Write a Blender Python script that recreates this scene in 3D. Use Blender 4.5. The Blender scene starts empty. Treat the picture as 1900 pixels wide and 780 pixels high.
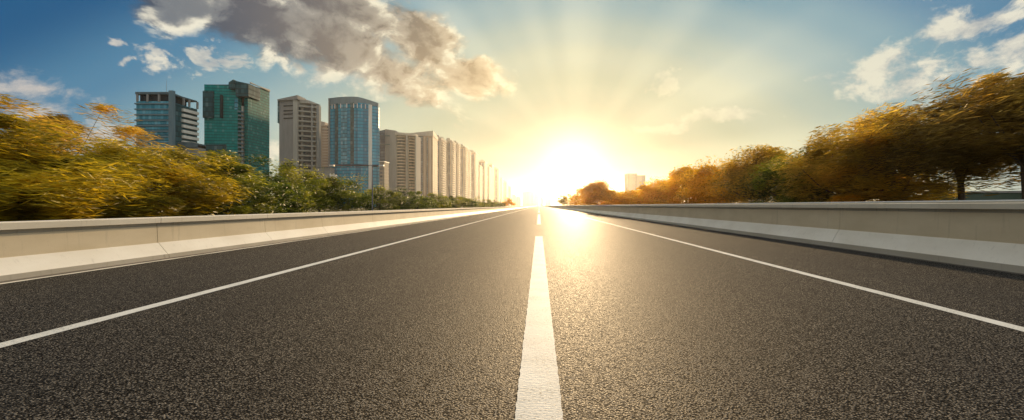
import bpy, math, random
import numpy as np
from mathutils import Vector

random.seed(7)
rng = np.random.default_rng(11)
sc = bpy.context.scene
COL = sc.collection

# ------------------------------------------------------------------ camera
F = 900.0            # focal length in photo pixels (1900 wide)
EYE = 1.2
HZ = 382.0           # horizon row in the photo
VX = 1000.0          # vanishing point column
cam_d = bpy.data.cameras.new("camera")
cam = bpy.data.objects.new("camera", cam_d)
COL.objects.link(cam)
cam.location = (0, 0, EYE)
cam.rotation_euler = (math.radians(90), 0, 0)
cam_d.sensor_width = 36
cam_d.lens = 36 * F / 1900
cam_d.shift_x = -50 / 1900
cam_d.shift_y = -8 / 1900
cam_d.clip_start = 0.1
cam_d.clip_end = 20000
sc.camera = cam

# ------------------------------------------------------------------ sun
SUN_AZ, SUN_EL = math.radians(4.1), math.radians(5.15)
S = Vector((math.sin(SUN_AZ) * math.cos(SUN_EL), math.cos(SUN_AZ) * math.cos(SUN_EL), math.sin(SUN_EL)))
sun_d = bpy.data.lights.new("sun", 'SUN')
sun_d.energy = 5.0
sun_d.angle = math.radians(0.6)
sun_d.color = (1.0, 0.70, 0.38)
sun = bpy.data.objects.new("sun", sun_d)
COL.objects.link(sun)
sun.rotation_euler = S.to_track_quat('Z', 'Y').to_euler()

# ------------------------------------------------------------------ view
sc.view_settings.view_transform = 'Standard'
sc.view_settings.look = 'None'
sc.view_settings.exposure = 1.0
sc.view_settings.gamma = 1.0
sc.view_settings.use_curve_mapping = False
sc.cycles.max_bounces = 6
sc.cycles.transparent_max_bounces = 8
sc.cycles.volume_bounces = 0
sc.cycles.sample_clamp_indirect = 4
sc.cycles.caustics_reflective = False
sc.cycles.caustics_refractive = False
sc.cycles.use_denoising = True


class NT:
    """tiny helper to write node maths as expressions"""
    def __init__(self, tree):
        self.t = tree
        self.n = tree.nodes
        self.l = tree.links

    def new(self, kind, **kw):
        nd = self.n.new(kind)
        for k, v in kw.items():
            setattr(nd, k, v)
        return nd

    def put(self, sock, v):
        if v is None:
            return
        if isinstance(v, bpy.types.NodeSocket):
            self.l.new(v, sock)
        else:
            if hasattr(sock.default_value, '__len__') and not hasattr(v, '__len__'):
                v = (v,) * len(sock.default_value)
            if hasattr(sock.default_value, '__len__') and len(sock.default_value) == 4 and len(v) == 3:
                v = (*v, 1)
            sock.default_value = v

    def m(self, op, a, b=None, c=None, clamp=False):
        nd = self.new('ShaderNodeMath', operation=op)
        nd.use_clamp = clamp
        for i, v in enumerate((a, b, c)):
            if v is not None:
                self.put(nd.inputs[i], v)
        return nd.outputs[0]

    def v(self, op, a, b=None):
        nd = self.new('ShaderNodeVectorMath', operation=op)
        self.put(nd.inputs[0], a)
        if b is not None:
            self.put(nd.inputs[3 if op == 'SCALE' else 1], b)
        return nd.outputs[1] if op in ('DOT_PRODUCT', 'LENGTH', 'DISTANCE') else nd.outputs[0]

    def mix(self, f, a, b, mode='MIX'):
        nd = self.new('ShaderNodeMix', data_type='RGBA', blend_type=mode)
        nd.clamp_factor = True
        self.put(nd.inputs[0], f)
        self.put(nd.inputs[6], a)
        self.put(nd.inputs[7], b)
        return nd.outputs[2]

    def noise(self, vec, scale, detail=4, rough=.5, dist=0, col=False):
        nd = self.new('ShaderNodeTexNoise')
        if vec is not None:
            self.put(nd.inputs['Vector'], vec)
        nd.inputs['Scale'].default_value = scale
        nd.inputs['Detail'].default_value = detail
        nd.inputs['Roughness'].default_value = rough
        nd.inputs['Distortion'].default_value = dist
        return nd.outputs['Color' if col else 'Fac']

    def sstep(self, x, a, b):
        nd = self.new('ShaderNodeMapRange', interpolation_type='SMOOTHSTEP')
        self.put(nd.inputs[0], x)
        self.put(nd.inputs[1], a)
        self.put(nd.inputs[2], b)
        return nd.outputs[0]

    def lin(self, x, a, b, c=0., d=1.):
        nd = self.new('ShaderNodeMapRange')
        self.put(nd.inputs[0], x)
        self.put(nd.inputs[1], a)
        self.put(nd.inputs[2], b)
        self.put(nd.inputs[3], c)
        self.put(nd.inputs[4], d)
        return nd.outputs[0]


# ------------------------------------------------------------------ sky
def ang(px, py):
    dx, dy = px - VX, HZ - py
    return math.atan2(dx, F), math.atan2(dy, math.hypot(F, dx))


def build_world():
    w = bpy.data.worlds.new("World")
    sc.world = w
    w.use_nodes = True
    g = NT(w.node_tree)
    g.n.clear()
    tc = g.new('ShaderNodeTexCoord').outputs['Generated']
    d = g.v('NORMALIZE', tc)
    sep = g.new('ShaderNodeSeparateXYZ')
    g.put(sep.inputs[0], d)
    X, Y, Z = sep.outputs
    az = g.m('ARCTAN2', X, Y)
    el = g.m('ARCSINE', Z)
    sky = g.new('ShaderNodeTexSky', sky_type='NISHITA')
    sky.sun_disc = False
    sky.sun_elevation = SUN_EL
    sky.sun_rotation = SUN_AZ
    sky.air_density = 1.0
    sky.dust_density = 0.6
    sky.ozone_density = 3.0
    base = g.mix(1.0, sky.outputs[0], (1.05, 1.25, 1.6), 'MULTIPLY')
    # angular distance to the sun
    cosg = g.v('DOT_PRODUCT', d, tuple(S))
    gam = g.m('ARCCOSINE', g.m('MINIMUM', cosg, 0.999999))
    def gauss(sig, p=2):
        return g.m('EXPONENT', g.m('MULTIPLY', g.m('POWER', g.m('DIVIDE', gam, math.radians(sig)), p), -1.0))
    def addc(a, f, col):
        sc_ = g.v('SCALE', tuple(col), f)
        return g.v('ADD', a, sc_)
    # crepuscular rays: angle around the sun
    right = S.cross(Vector((0, 0, 1))).normalized()
    up = right.cross(S).normalized()
    a_r = g.v('DOT_PRODUCT', d, tuple(right))
    a_u = g.v('DOT_PRODUCT', d, tuple(up))
    th = g.m('ARCTAN2', a_r, a_u)
    nz = g.new('ShaderNodeTexNoise', noise_dimensions='1D')
    g.put(nz.inputs['W'], g.m('ADD', th, 7.37))
    nz.inputs['Scale'].default_value = 2.9
    nz.inputs['Detail'].default_value = .6
    rays = g.sstep(nz.outputs['Fac'], 0.36, 0.70)
    rayfall = g.m('MULTIPLY', g.sstep(gam, 0.04, 0.22), g.sstep(gam, 0.95, 0.25))
    rays = g.m('MULTIPLY', rays, rayfall)
    # clear sky colour by distance to the sun, bluer with height
    e_ = g.m('DEGREES', g.m('ADD', gam, g.m('MULTIPLY', g.m('MAXIMUM', el, 0.0), 1.2)))
    rp = g.new('ShaderNodeValToRGB')
    rp.color_ramp.interpolation = 'EASE'
    stops = [(0, (.3, .32, .24)), (10, (.24, .28, .20)), (18, (.30, .34, .21)), (26, (.41, .45, .29)), (33, (.50, .53, .37)),
             (38, (.42, .49, .39)), (45, (.30, .42, .41)), (51, (.19, .34, .39)), (59, (.07, .21, .335)), (69, (.006, .09, .215)),
             (80, (.01, .10, .22)), (96, (.42, .48, .50)), (118, (.62, .64, .64))]  # last two stops: unseen sky overhead and behind brightened as added fill light
    cr = rp.color_ramp
    while len(cr.elements) < len(stops): cr.elements.new(.5)
    for k_, (p_, c_) in enumerate(stops):
        cr.elements[k_].position = p_ / 120
        cr.elements[k_].color = (*c_, 1)
    g.put(rp.inputs[0], g.m('DIVIDE', e_, 120.0))
    s = g.v('ADD', g.v('SCALE', base, SKYK), rp.outputs[0])
    rear_fill = g.m('MULTIPLY', g.sstep(e_, 80, 104), g.lin(X, -.9, .9, -.4, .5))  # added fill: unseen sky made brighter on the right, darker on the left
    s = g.v('SCALE', s, g.m('ADD', 1.0, rear_fill))
    s = addc(s, gauss(3.4, 1.8), (.7, .66, .5))
    s = addc(s, g.m('MULTIPLY', rays, g.lin(g.noise(d, 3.0, 2), .35, .65, .5, 1.15)), (0.17, 0.135, 0.08))
    # ---- clouds
    warp = g.v('SCALE', g.v('SUBTRACT', g.noise(d, 5.0, 3, .5, 0, True), (.5, .5, .5)), 0.10)
    dw = g.v('MULTIPLY', g.v('ADD', d, warp), (1, 1, 1.5))
    tosun = g.v('SCALE', g.v('SUBTRACT', tuple(S), d), 0.07)
    dw2 = g.v('ADD', dw, g.v('ADD', tosun, (0, 0, 0.018)))
    n1 = g.noise(dw, 8.5, 10, .60)
    n2 = g.noise(dw2, 8.5, 7, .60)
    azw = g.m('ADD', az, g.m('MULTIPLY', g.m('SUBTRACT', g.noise(d, 9, 4), .5), .10))
    elw = g.m('ADD', el, g.m('MULTIPLY', g.m('SUBTRACT', g.noise(g.v('ADD', d, (4, 2, 1)), 9, 4), .5), .10))
    def ell(px, py, rx, ry, rot=0):
        a0, e0 = ang(px, py)
        k = math.cos(a0)
        ra, re = rx / F * k * k, ry / F * k
        du = g.m('SUBTRACT', azw, a0)
        dv = g.m('SUBTRACT', elw, e0)
        c_, s_ = math.cos(rot), math.sin(rot)
        p = g.m('ADD', g.m('MULTIPLY', du, c_ / ra), g.m('MULTIPLY', dv, s_ / ra))
        q = g.m('ADD', g.m('MULTIPLY', du, -s_ / re), g.m('MULTIPLY', dv, c_ / re))
        r = g.m('SQRT', g.m('ADD', g.m('MULTIPLY', p, p), g.m('MULTIPLY', q, q)))
        return g.m('SUBTRACT', 1.0, r)
    def union(lst):
        o = lst[0]
        for e in lst[1:]:
            nd = g.new('ShaderNodeMath', operation='SMOOTH_MAX')
            g.put(nd.inputs[0], o); g.put(nd.inputs[1], e); nd.inputs[2].default_value = .25
            o = nd.outputs[0]
        return g.m('MAXIMUM', o, -1.0)
    R = math.radians
    fd = union([ell(470, 42, 215, 66, R(-20)), ell(650, 92, 215, 62, R(-22)), ell(640, 20, 190, 42, R(-5)),
                ell(770, 60, 110, 60, R(-40)), ell(880, 138, 100, 46, R(-8)), ell(375, 22, 120, 58), ell(430, 20, 150, 75, R(-10)), ell(450, 60, 120, 50, R(-20))])
    fs = union([ell(267, 104, 52, 26), ell(385, 116, 66, 28), ell(440, 133, 24, 13), ell(188, 75, 18, 9), ell(212, 113, 16, 8), ell(1246, 150, 44, 20)])
    fl = union([ell(40, 207, 170, 52, R(-8)), ell(190, 236, 100, 40, R(-14)), ell(650, 150, 150, 34, R(-6)),
                ell(1790, 48, 170, 40), ell(1890, 92, 80, 66), ell(1600, 132, 92, 40, R(6)), ell(1700, 142, 100, 42),
                ell(1800, 120, 80, 46), ell(1345, 215, 80, 18), ell(500, 285, 60, 26),
                ell(1230, 232, 60, 10)])
    amp = 2.3
    nn = g.m('MULTIPLY', g.m('SUBTRACT', n1, .5), amp)
    nn2 = g.m('MULTIPLY', g.m('SUBTRACT', n2, .5), amp)
    dd = g.m('ADD', fd, nn)
    m1 = g.noise(dw, 17, 9, .62)
    m2 = g.noise(dw2, 17, 6, .62)
    mm1 = g.m('MULTIPLY', g.m('SUBTRACT', m1, .5), 3.4)
    mm2 = g.m('MULTIPLY', g.m('SUBTRACT', m2, .5), 3.4)
    dl = g.m('ADD', g.m('MULTIPLY', fl, .9), mm1)
    k1 = g.noise(dw, 42, 8, .62)
    dsm = g.m('ADD', g.m('MULTIPLY', fs, .9), g.m('MULTIPLY', g.m('SUBTRACT', k1, .5), 3.6))
    dl = g.m('MAXIMUM', dl, dsm)
    rell = g.m('ADD', 0.55, g.m('MULTIPLY', g.m('SUBTRACT', mm1, mm2), .7), clamp=True)
    al_d = g.sstep(dd, -0.10, 0.42)
    al_l = g.sstep(dl, -0.05, 0.7)
    relief = g.m('ADD', 0.5, g.m('MULTIPLY', g.m('SUBTRACT', nn, nn2), 2.1), clamp=True)
    thick = g.sstep(dd, 0.15, 0.95)
    warm = gauss(24, 1.9)
    bright = g.mix(warm, (0.86, 0.81, 0.66), (1.0, 0.86, 0.52))
    dark = g.mix(warm, (0.04, 0.07, 0.12), (0.62, 0.43, 0.20))
    midd = g.mix(warm, (0.155, 0.185, 0.22), (0.98, 0.74, 0.40))
    lit = g.m('MULTIPLY', relief, g.m('SUBTRACT', 1.0, g.m('MULTIPLY', thick, .66)))
    cd = g.mix(g.sstep(lit, 0.05, 0.42), dark, midd)
    cd = g.mix(g.sstep(lit, 0.38, 0.8), cd, bright)
    bright = g.mix(g.sstep(az, -.62, -.78), bright, (.60, .55, .50))
    cl = g.mix(g.lin(rell, 0.0, 0.85), g.mix(warm, (0.38, 0.41, 0.43), (0.9, 0.78, 0.5)), bright)
    s = g.mix(g.m('MULTIPLY', al_l, g.m('SUBTRACT', .93, g.m('MULTIPLY', warm, .75))), s, cl)
    s = g.mix(g.m('MULTIPLY', al_d, .96), s, cd)
    # glow of the air in front of the clouds
    s = addc(s, g.m('MULTIPLY', rays, al_d), (0.08, 0.05, 0.02))
    bg = g.new('ShaderNodeBackground')
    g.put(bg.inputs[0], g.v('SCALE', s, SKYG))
    bg.inputs[1].default_value = 0.1
    out = g.new('ShaderNodeOutputWorld')
    g.l.new(bg.outputs[0], out.inputs[0])
    w.cycles.sampling_method = 'MANUAL'
    w.cycles.sample_map_resolution = 1024


SKYK = 0.006
SKYG = 5.0
build_world()


# ================================================================== helpers
def tag(o, label=None, cat=None, group=None, kind=None):
    if label: o['label'] = label
    if cat: o['category'] = cat
    if group: o['group'] = group
    if kind: o['kind'] = kind
    return o


def empty(name, loc, label=None, cat=None, group=None):
    o = bpy.data.objects.new(name, None)
    COL.objects.link(o)
    o.location = loc
    o.empty_display_size = .5
    return tag(o, label, cat, group)


def link(name, me, mat=None, parent=None, loc=(0, 0, 0)):
    o = bpy.data.objects.new(name, me)
    COL.objects.link(o)
    if mat is not None and not me.materials:
        me.materials.append(mat)
    o.location = loc
    if parent is not None:
        o.parent = parent
    return o


class MB:
    """collects polygons; uv in metres"""
    def __init__(self):
        self.v, self.f, self.uv, self.sm = [], [], [], []

    def face(self, pts, uvs=None):
        i = len(self.v)
        self.v += [tuple(p) for p in pts]
        self.f.append(tuple(range(i, i + len(pts))))
        self.uv.append(uvs or [(0, 0)] * len(pts))

    def box(self, x0, x1, y0, y1, z0, z1):
        self.prism([(x0, y0), (x1, y0), (x1, y1), (x0, y1)], z0, z1)
        return self

    def prism(self, poly, z0, z1, cap=True):
        """counter-clockwise polygon; z1 may be a list of heights"""
        n = len(poly)
        zt = z1 if hasattr(z1, '__len__') else [z1] * n
        u = 0
        for i in range(n):
            j = (i + 1) % n
            a, b = poly[i], poly[j]
            L = math.dist(a, b)
            self.face([(*a, z0), (*b, z0), (*b, zt[j]), (*a, zt[i])],
                      [(u, z0), (u + L, z0), (u + L, zt[j]), (u, zt[i])])
            u += L
        if cap:
            self.face([(*p, z) for p, z in zip(poly, zt)])
            self.face([(*p, z0) for p in reversed(poly)])
        return self

    def tube(self, pts, r, n=8):
        pts = [Vector(p) for p in pts]
        rr = r if hasattr(r, '__len__') else [r] * len(pts)
        rings = []
        for i, p in enumerate(pts):
            t = (pts[min(i + 1, len(pts) - 1)] - pts[max(i - 1, 0)]).normalized()
            a = t.cross(Vector((0, 1, 0)) if abs(t.y) < .9 else Vector((1, 0, 0))).normalized()
            b = t.cross(a)
            rings.append([p + (a * math.cos(k * 2 * math.pi / n) + b * math.sin(k * 2 * math.pi / n)) * rr[i] for k in range(n)])
        for i in range(len(rings) - 1):
            for k in range(n):
                q = (k + 1) % n
                self.face([rings[i][k], rings[i][q], rings[i + 1][q], rings[i + 1][k]])
        self.face(rings[0][::-1]); self.face(rings[-1])
        return self

    def build(self, name, mat, parent=None, loc=(0, 0, 0)):
        me = bpy.data.meshes.new(name)
        me.from_pydata(self.v, [], self.f)
        uvl = me.uv_layers.new(name='m')
        k = 0
        for u in self.uv:
            for c in u:
                uvl.data[k].uv = c
                k += 1
        me.update()
        return link(name, me, mat, parent, loc)


# ================================================================== materials
def mat(name, fn):
    m_ = bpy.data.materials.new(name)
    m_.use_nodes = True
    g = NT(m_.node_tree)
    b = g.n['Principled BSDF']
    fn(g, b)
    return m_


def obj_co(g):
    return g.new('ShaderNodeTexCoord').outputs['Object']


def pos(g):
    return g.new('ShaderNodeNewGeometry').outputs['Position']


def bump(g, b, h, strength, dist):
    nd = g.new('ShaderNodeBump')
    nd.inputs['Strength'].default_value = strength
    nd.inputs['Distance'].default_value = dist
    g.put(nd.inputs['Height'], h)
    g.l.new(nd.outputs[0], b.inputs['Normal'])


def f_asphalt(g, b):
    p = pos(g)
    vo = g.new('ShaderNodeTexVoronoi')
    g.put(vo.inputs['Vector'], p)
    vo.inputs['Scale'].default_value = 76
    sepc = g.new('ShaderNodeSeparateColor')
    g.put(sepc.inputs[0], vo.outputs['Color'])
    rnd = sepc.outputs[0]
    big = g.noise(p, .35, 4, .55)
    streak = g.noise(g.v('MULTIPLY', p, (1.1, .03, 1)), 1.0, 3)
    c = g.mix(g.m('POWER', rnd, 3.2), (.006, .0058, .0055), (.205, .187, .158))
    c = g.mix(g.sstep(vo.outputs['Distance'], .30, .60), c, (.003, .003, .003))
    c = g.mix(g.lin(big, .3, .7), c, g.mix(1, c, (1.25, 1.22, 1.18), 'MULTIPLY'))
    c = g.mix(g.lin(streak, .3, .75), c, g.mix(1, c, (1.35, 1.33, 1.28), 'MULTIPLY'))
    sx = g.new('ShaderNodeSeparateXYZ')
    g.put(sx.inputs[0], p)
    ax = g.m('ABSOLUTE', g.m('SUBTRACT', g.m('ABSOLUTE', g.m('ADD', sx.outputs[0], g.m('MULTIPLY', g.noise(g.v('MULTIPLY', p, (0, .05, 0)), 1, 2), .25))), 2.45))
    trk = g.m('EXPONENT', g.m('MULTIPLY', g.m('POWER', g.m('DIVIDE', g.m('SUBTRACT', ax, .85), .30), 2.0), -1.0))
    trk = g.m('MULTIPLY', trk, g.lin(big, .3, .7, .5, 1.0))
    drip = g.m('MULTIPLY', g.sstep(g.noise(p, 1.3, 5, .65), .60, .70), g.m('LESS_THAN', ax, .35))
    c = g.mix(g.m('MULTIPLY', trk, .42), c, (.012, .012, .012))
    c = g.mix(g.m('MULTIPLY', drip, .5), c, (.008, .008, .008))
    g.put(b.inputs['Base Color'], c)
    g.put(b.inputs['Roughness'], g.lin(rnd, 0, 1, .62, .9))
    pit = g.sstep(vo.outputs['Distance'], .30, .62)
    g.put(b.inputs['Specular IOR Level'], g.m('MULTIPLY', g.lin(rnd, 0, 1, .12, .5), g.m('SUBTRACT', 1.0, g.m('MULTIPLY', pit, .9))))
    h = g.m('ADD', g.m('MULTIPLY', g.m('SUBTRACT', .8, vo.outputs['Distance']), g.lin(rnd, 0, 1, .5, 1.)),
            g.m('MULTIPLY', g.noise(p, 160, 2), .4))
    bump(g, b, h, 1.0, .008)


def f_paint(g, b):
    p = pos(g)
    n = g.noise(p, 60, 4, .6)
    n2 = g.noise(p, 2.5, 5, .6)
    wear = g.m('MULTIPLY', g.sstep(n, .54, .66), g.sstep(n2, .30, .65))
    c = g.mix(g.lin(n2, .3, .7), (.76, .73, .65), (.62, .60, .53))
    c = g.mix(g.m('MULTIPLY', wear, .85), c, (.12, .115, .10))
    g.put(b.inputs['Base Color'], c)
    b.inputs['Roughness'].default_value = .75
    b.inputs['Specular IOR Level'].default_value = .15
    h = g.m('ADD', g.noise(g.v('MULTIPLY', p, (.4, 1, 1)), 70, 3), g.m('MULTIPLY', n, .5))
    bump(g, b, h, .5, .005)


def concrete(base, dirt, rough=.75, streaks=.5):
    def fn(g, b):
        p = pos(g)
        n = g.noise(g.v('MULTIPLY', p, (1, .35, 1)), 1.6, 6, .6)
        fine = g.noise(p, 40, 4, .6)
        drip = g.noise(g.v('MULTIPLY', p, (3, 3, .25)), 3.0, 5, .6)
        c = g.mix(g.lin(n, .35, .7), base, g.mix(1, base, (.86, .84, .80), 'MULTIPLY'))
        c = g.mix(g.m('MULTIPLY', g.sstep(drip, .56, .78), streaks), c, dirt)
        c = g.mix(g.m('MULTIPLY', g.sstep(fine, .62, .75), .35), c, dirt)
        g.put(b.inputs['Base Color'], c)
        b.inputs['Roughness'].default_value = rough
        bump(g, b, fine, .25, .004)
    return fn


M = {}
M['asphalt'] = mat('asphalt', f_asphalt)
M['paint'] = mat('road_paint', f_paint)
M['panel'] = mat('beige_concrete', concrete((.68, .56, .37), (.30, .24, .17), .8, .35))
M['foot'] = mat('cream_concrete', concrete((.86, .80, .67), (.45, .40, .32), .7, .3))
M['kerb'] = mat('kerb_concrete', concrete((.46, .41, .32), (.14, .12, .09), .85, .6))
M['coping'] = mat('coping_concrete', concrete((.76, .68, .53), (.34, .29, .22), .75, .45))
M['metal'] = mat('rail_metal', lambda g, b: (g.put(b.inputs['Base Color'], (.62, .60, .55)), g.put(b.inputs['Metallic'], .6), g.put(b.inputs['Roughness'], .45)))
M['gutter'] = mat('gutter_grit', concrete((.10, .085, .065), (.03, .03, .03), .9, .6))


def f_ground(g, b):
    p = pos(g)
    n = g.noise(p, .25, 6, .6)
    n2 = g.noise(p, 5, 5, .6)
    c = g.mix(g.lin(n, .35, .65), (.055, .07, .02), (.13, .10, .05))
    c = g.mix(g.sstep(n2, .5, .7), c, (.03, .04, .012))
    g.put(b.inputs['Base Color'], c)
    b.inputs['Roughness'].default_value = 1
    b.inputs['Specular IOR Level'].default_value = .1
M['ground'] = mat('ground_soil', f_ground)
M['bark'] = mat('bark', lambda g, b: (g.put(b.inputs['Base Color'], g.mix(g.noise(obj_co(g), 8, 5), (.05, .032, .02), (.14, .10, .065))), g.put(b.inputs['Roughness'], .9)))


# ================================================================== ground, road
def strip(name, x0, x1, y0, y1, z, m_, kind='structure', step=None, parent=None, jit=0):
    mb = MB()
    ys = [y0, y1] if not step else list(np.arange(y0, y1, step)) + [y1]
    e = [(x0 + random.uniform(-jit, jit), x1 + random.uniform(-jit, jit)) for _ in ys]
    for i in range(len(ys) - 1):
        mb.face([(e[i][0], ys[i], z), (e[i][1], ys[i], z), (e[i + 1][1], ys[i + 1], z), (e[i + 1][0], ys[i + 1], z)])
    o = mb.build(name, m_, parent)
    if kind: o['kind'] = kind
    return o


HW = 8.62
strip('ground', -2600, 2600, -600, 6000, -0.35, M['ground'])
rb = MB().box(-9.6, 9.6, -60, 3000, -0.6, 0.0)
road = rb.build('road', M['asphalt'])
road['kind'] = 'structure'
strip('lane_line', -0.137, 0.137, -20, 19.0, .004, M['paint'], step=.06, jit=.004)
y = 31.0
while y < 900:
    strip('lane_line', -0.137, 0.137, y, y + 38, .004, M['paint'])
    y += 52
strip('edge_line', -4.70, -4.53, -40, 60, .004, M['paint'], step=.25, jit=.004)
strip('edge_line', -4.70, -4.53, 60, 2500, .004, M['paint'])
strip('edge_line', 4.60, 4.77, -40, 60, .004, M['paint'], step=.25, jit=.004)
strip('edge_line', 4.60, 4.77, 60, 2500, .004, M['paint'])
strip('gutter_line', -8.30, -8.21, -40, 200, .004, M['foot'], step=.3, jit=.014)
strip('gutter', -8.48, -8.33, -40, 1500, .004, M['gutter'], step=8, jit=.02)
strip('gutter', 8.38, 8.58, -40, 1500, .004, M['gutter'], step=8, jit=.02)


def extrude_profile(name, prof, y0, y1, m_, parent, ny=2, jit=0):
    mb = MB()
    n = len(prof)
    ys = np.linspace(y0, y1, ny)
    offs = [[(random.uniform(-jit, jit), random.uniform(-jit, jit)) if jit else (0, 0) for _ in prof] for _ in ys]
    P = [[(prof[k][0] + offs[i][k][0], ys[i], prof[k][1] + offs[i][k][1]) for k in range(n)] for i in range(ny)]
    for i in range(ny - 1):
        for k in range(n):
            q = (k + 1) % n
            mb.face([P[i][k], P[i][q], P[i + 1][q], P[i + 1][k]])
    mb.face(P[0][::-1]); mb.face(P[-1])
    return mb.build(name, m_, parent)


def barrier(side, label, H, hp, hk, joints, railing):
    root = empty('roadside_barrier', (side * 8.7, 0, 0), label, 'barrier')
    s = side
    def pr(pts): return [(s * a - s * 0 + 0, z) for a, z in pts]
    xs = [(-30.0)] + joints
    for a, b_ in zip(joints[:-1], joints[1:]):
        g_ = .009
        a2, b2 = a + g_, b_ - g_
        ny = 2 if a > 60 else max(2, int((b2 - a2) / 1.2))
        # local x measured outward from the barrier line at 8.7
        extrude_profile('wall_panel', pr([(.10, hp), (.12, H - .20), (.34, H - .20), (.34, hp)]), a2, b2, M['panel'], root, 2)
        extrude_profile('sloped_foot', pr([(-.13, hk), (.085, hp), (.34, hp - .002), (.34, hk)]), a2, b2, M['foot'], root, 2)
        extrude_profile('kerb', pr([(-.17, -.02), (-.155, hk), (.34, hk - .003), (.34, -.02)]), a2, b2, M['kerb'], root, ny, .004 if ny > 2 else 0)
        extrude_profile('coping', pr([(.03, H - .125), (.02, H - .015), (.04, H), (.40, H), (.42, H - .02), (.42, H - .125)]), a2, b2, M['coping'], root, 2)
        extrude_profile('coping_shade_strip', pr([(.135, H - .198), (.115, H - .127), (.33, H - .127), (.33, H - .198)]), a2, b2, M['kerb'], root, 2)  # added darker strip standing in for the shadow band under the coping
        if railing and a < 300:
            r = MB().tube([(s * .18, a2, H + .028), (s * .18, b2, H + .028)], .024, 8).build('rail', M['metal'], root)
    return root


jl = [-30, -12, 3.2, 11.2, 15.6, 19.7, 25.7, 31.7]
while jl[-1] < 330: jl.append(jl[-1] + (6 if jl[-1] < 120 else 15))
jl += [500, 1000, 2400]
jr = [-30, -6.5, 14.2, 34.5]
while jr[-1] < 380: jr.append(jr[-1] + 20)
jr += [700, 1200, 2400]
barrier(-1, 'cream concrete crash barrier along the left edge of the road, in low sun', .93, .345, .085, jl, False)
barrier(1, 'taller shaded concrete barrier with thin metal rail along the right edge of the road', 1.26, .50, .13, jr, True)


# ================================================================== trees
def f_leaf(c1, c2, c3, trans=.55):
    def fn(g, b):
        at = g.new('ShaderNodeAttribute')
        at.attribute_name = 'tint'
        t = at.outputs['Fac']
        c = g.mix(g.lin(t, 0, .5), c1, c2)
        c = g.mix(g.lin(t, .5, 1), c, c3)
        g.put(b.inputs['Base Color'], c)
        b.inputs['Roughness'].default_value = .55
        b.inputs['Specular IOR Level'].default_value = .1
        tr = g.new('ShaderNodeBsdfTranslucent')
        g.put(tr.inputs[0], g.mix(1, c, (2.2, 1.8, .9), 'MULTIPLY'))
        ms = g.new('ShaderNodeMixShader')
        ms.inputs[0].default_value = trans
        g.l.new(b.outputs[0], ms.inputs[1])
        g.l.new(tr.outputs[0], ms.inputs[2])
        g.l.new(ms.outputs[0], g.n['Material Output'].inputs[0])
    return fn


M['leaf_gold'] = mat('leaf_gold', f_leaf((.07, .066, .010), (.28, .24, .018), (.60, .51, .045), .58))
M['leaf_green'] = mat('leaf_green', f_leaf((.018, .035, .006), (.07, .115, .014), (.24, .28, .03)))
M['leaf_olive'] = mat('leaf_olive', f_leaf((.028, .042, .008), (.115, .145, .018), (.33, .35, .03)))
M['leaf_brown'] = mat('leaf_brown', f_leaf((.09, .068, .016), (.32, .245, .04), (.60, .48, .10), .66))
M['leaf_dark'] = mat('leaf_dark', f_leaf((.045, .034, .012), (.17, .125, .035), (.42, .33, .11), .6))
M['leaf_orange'] = mat('leaf_orange', f_leaf((.26, .17, .014), (.52, .37, .03), (.70, .55, .07), .72))


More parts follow.
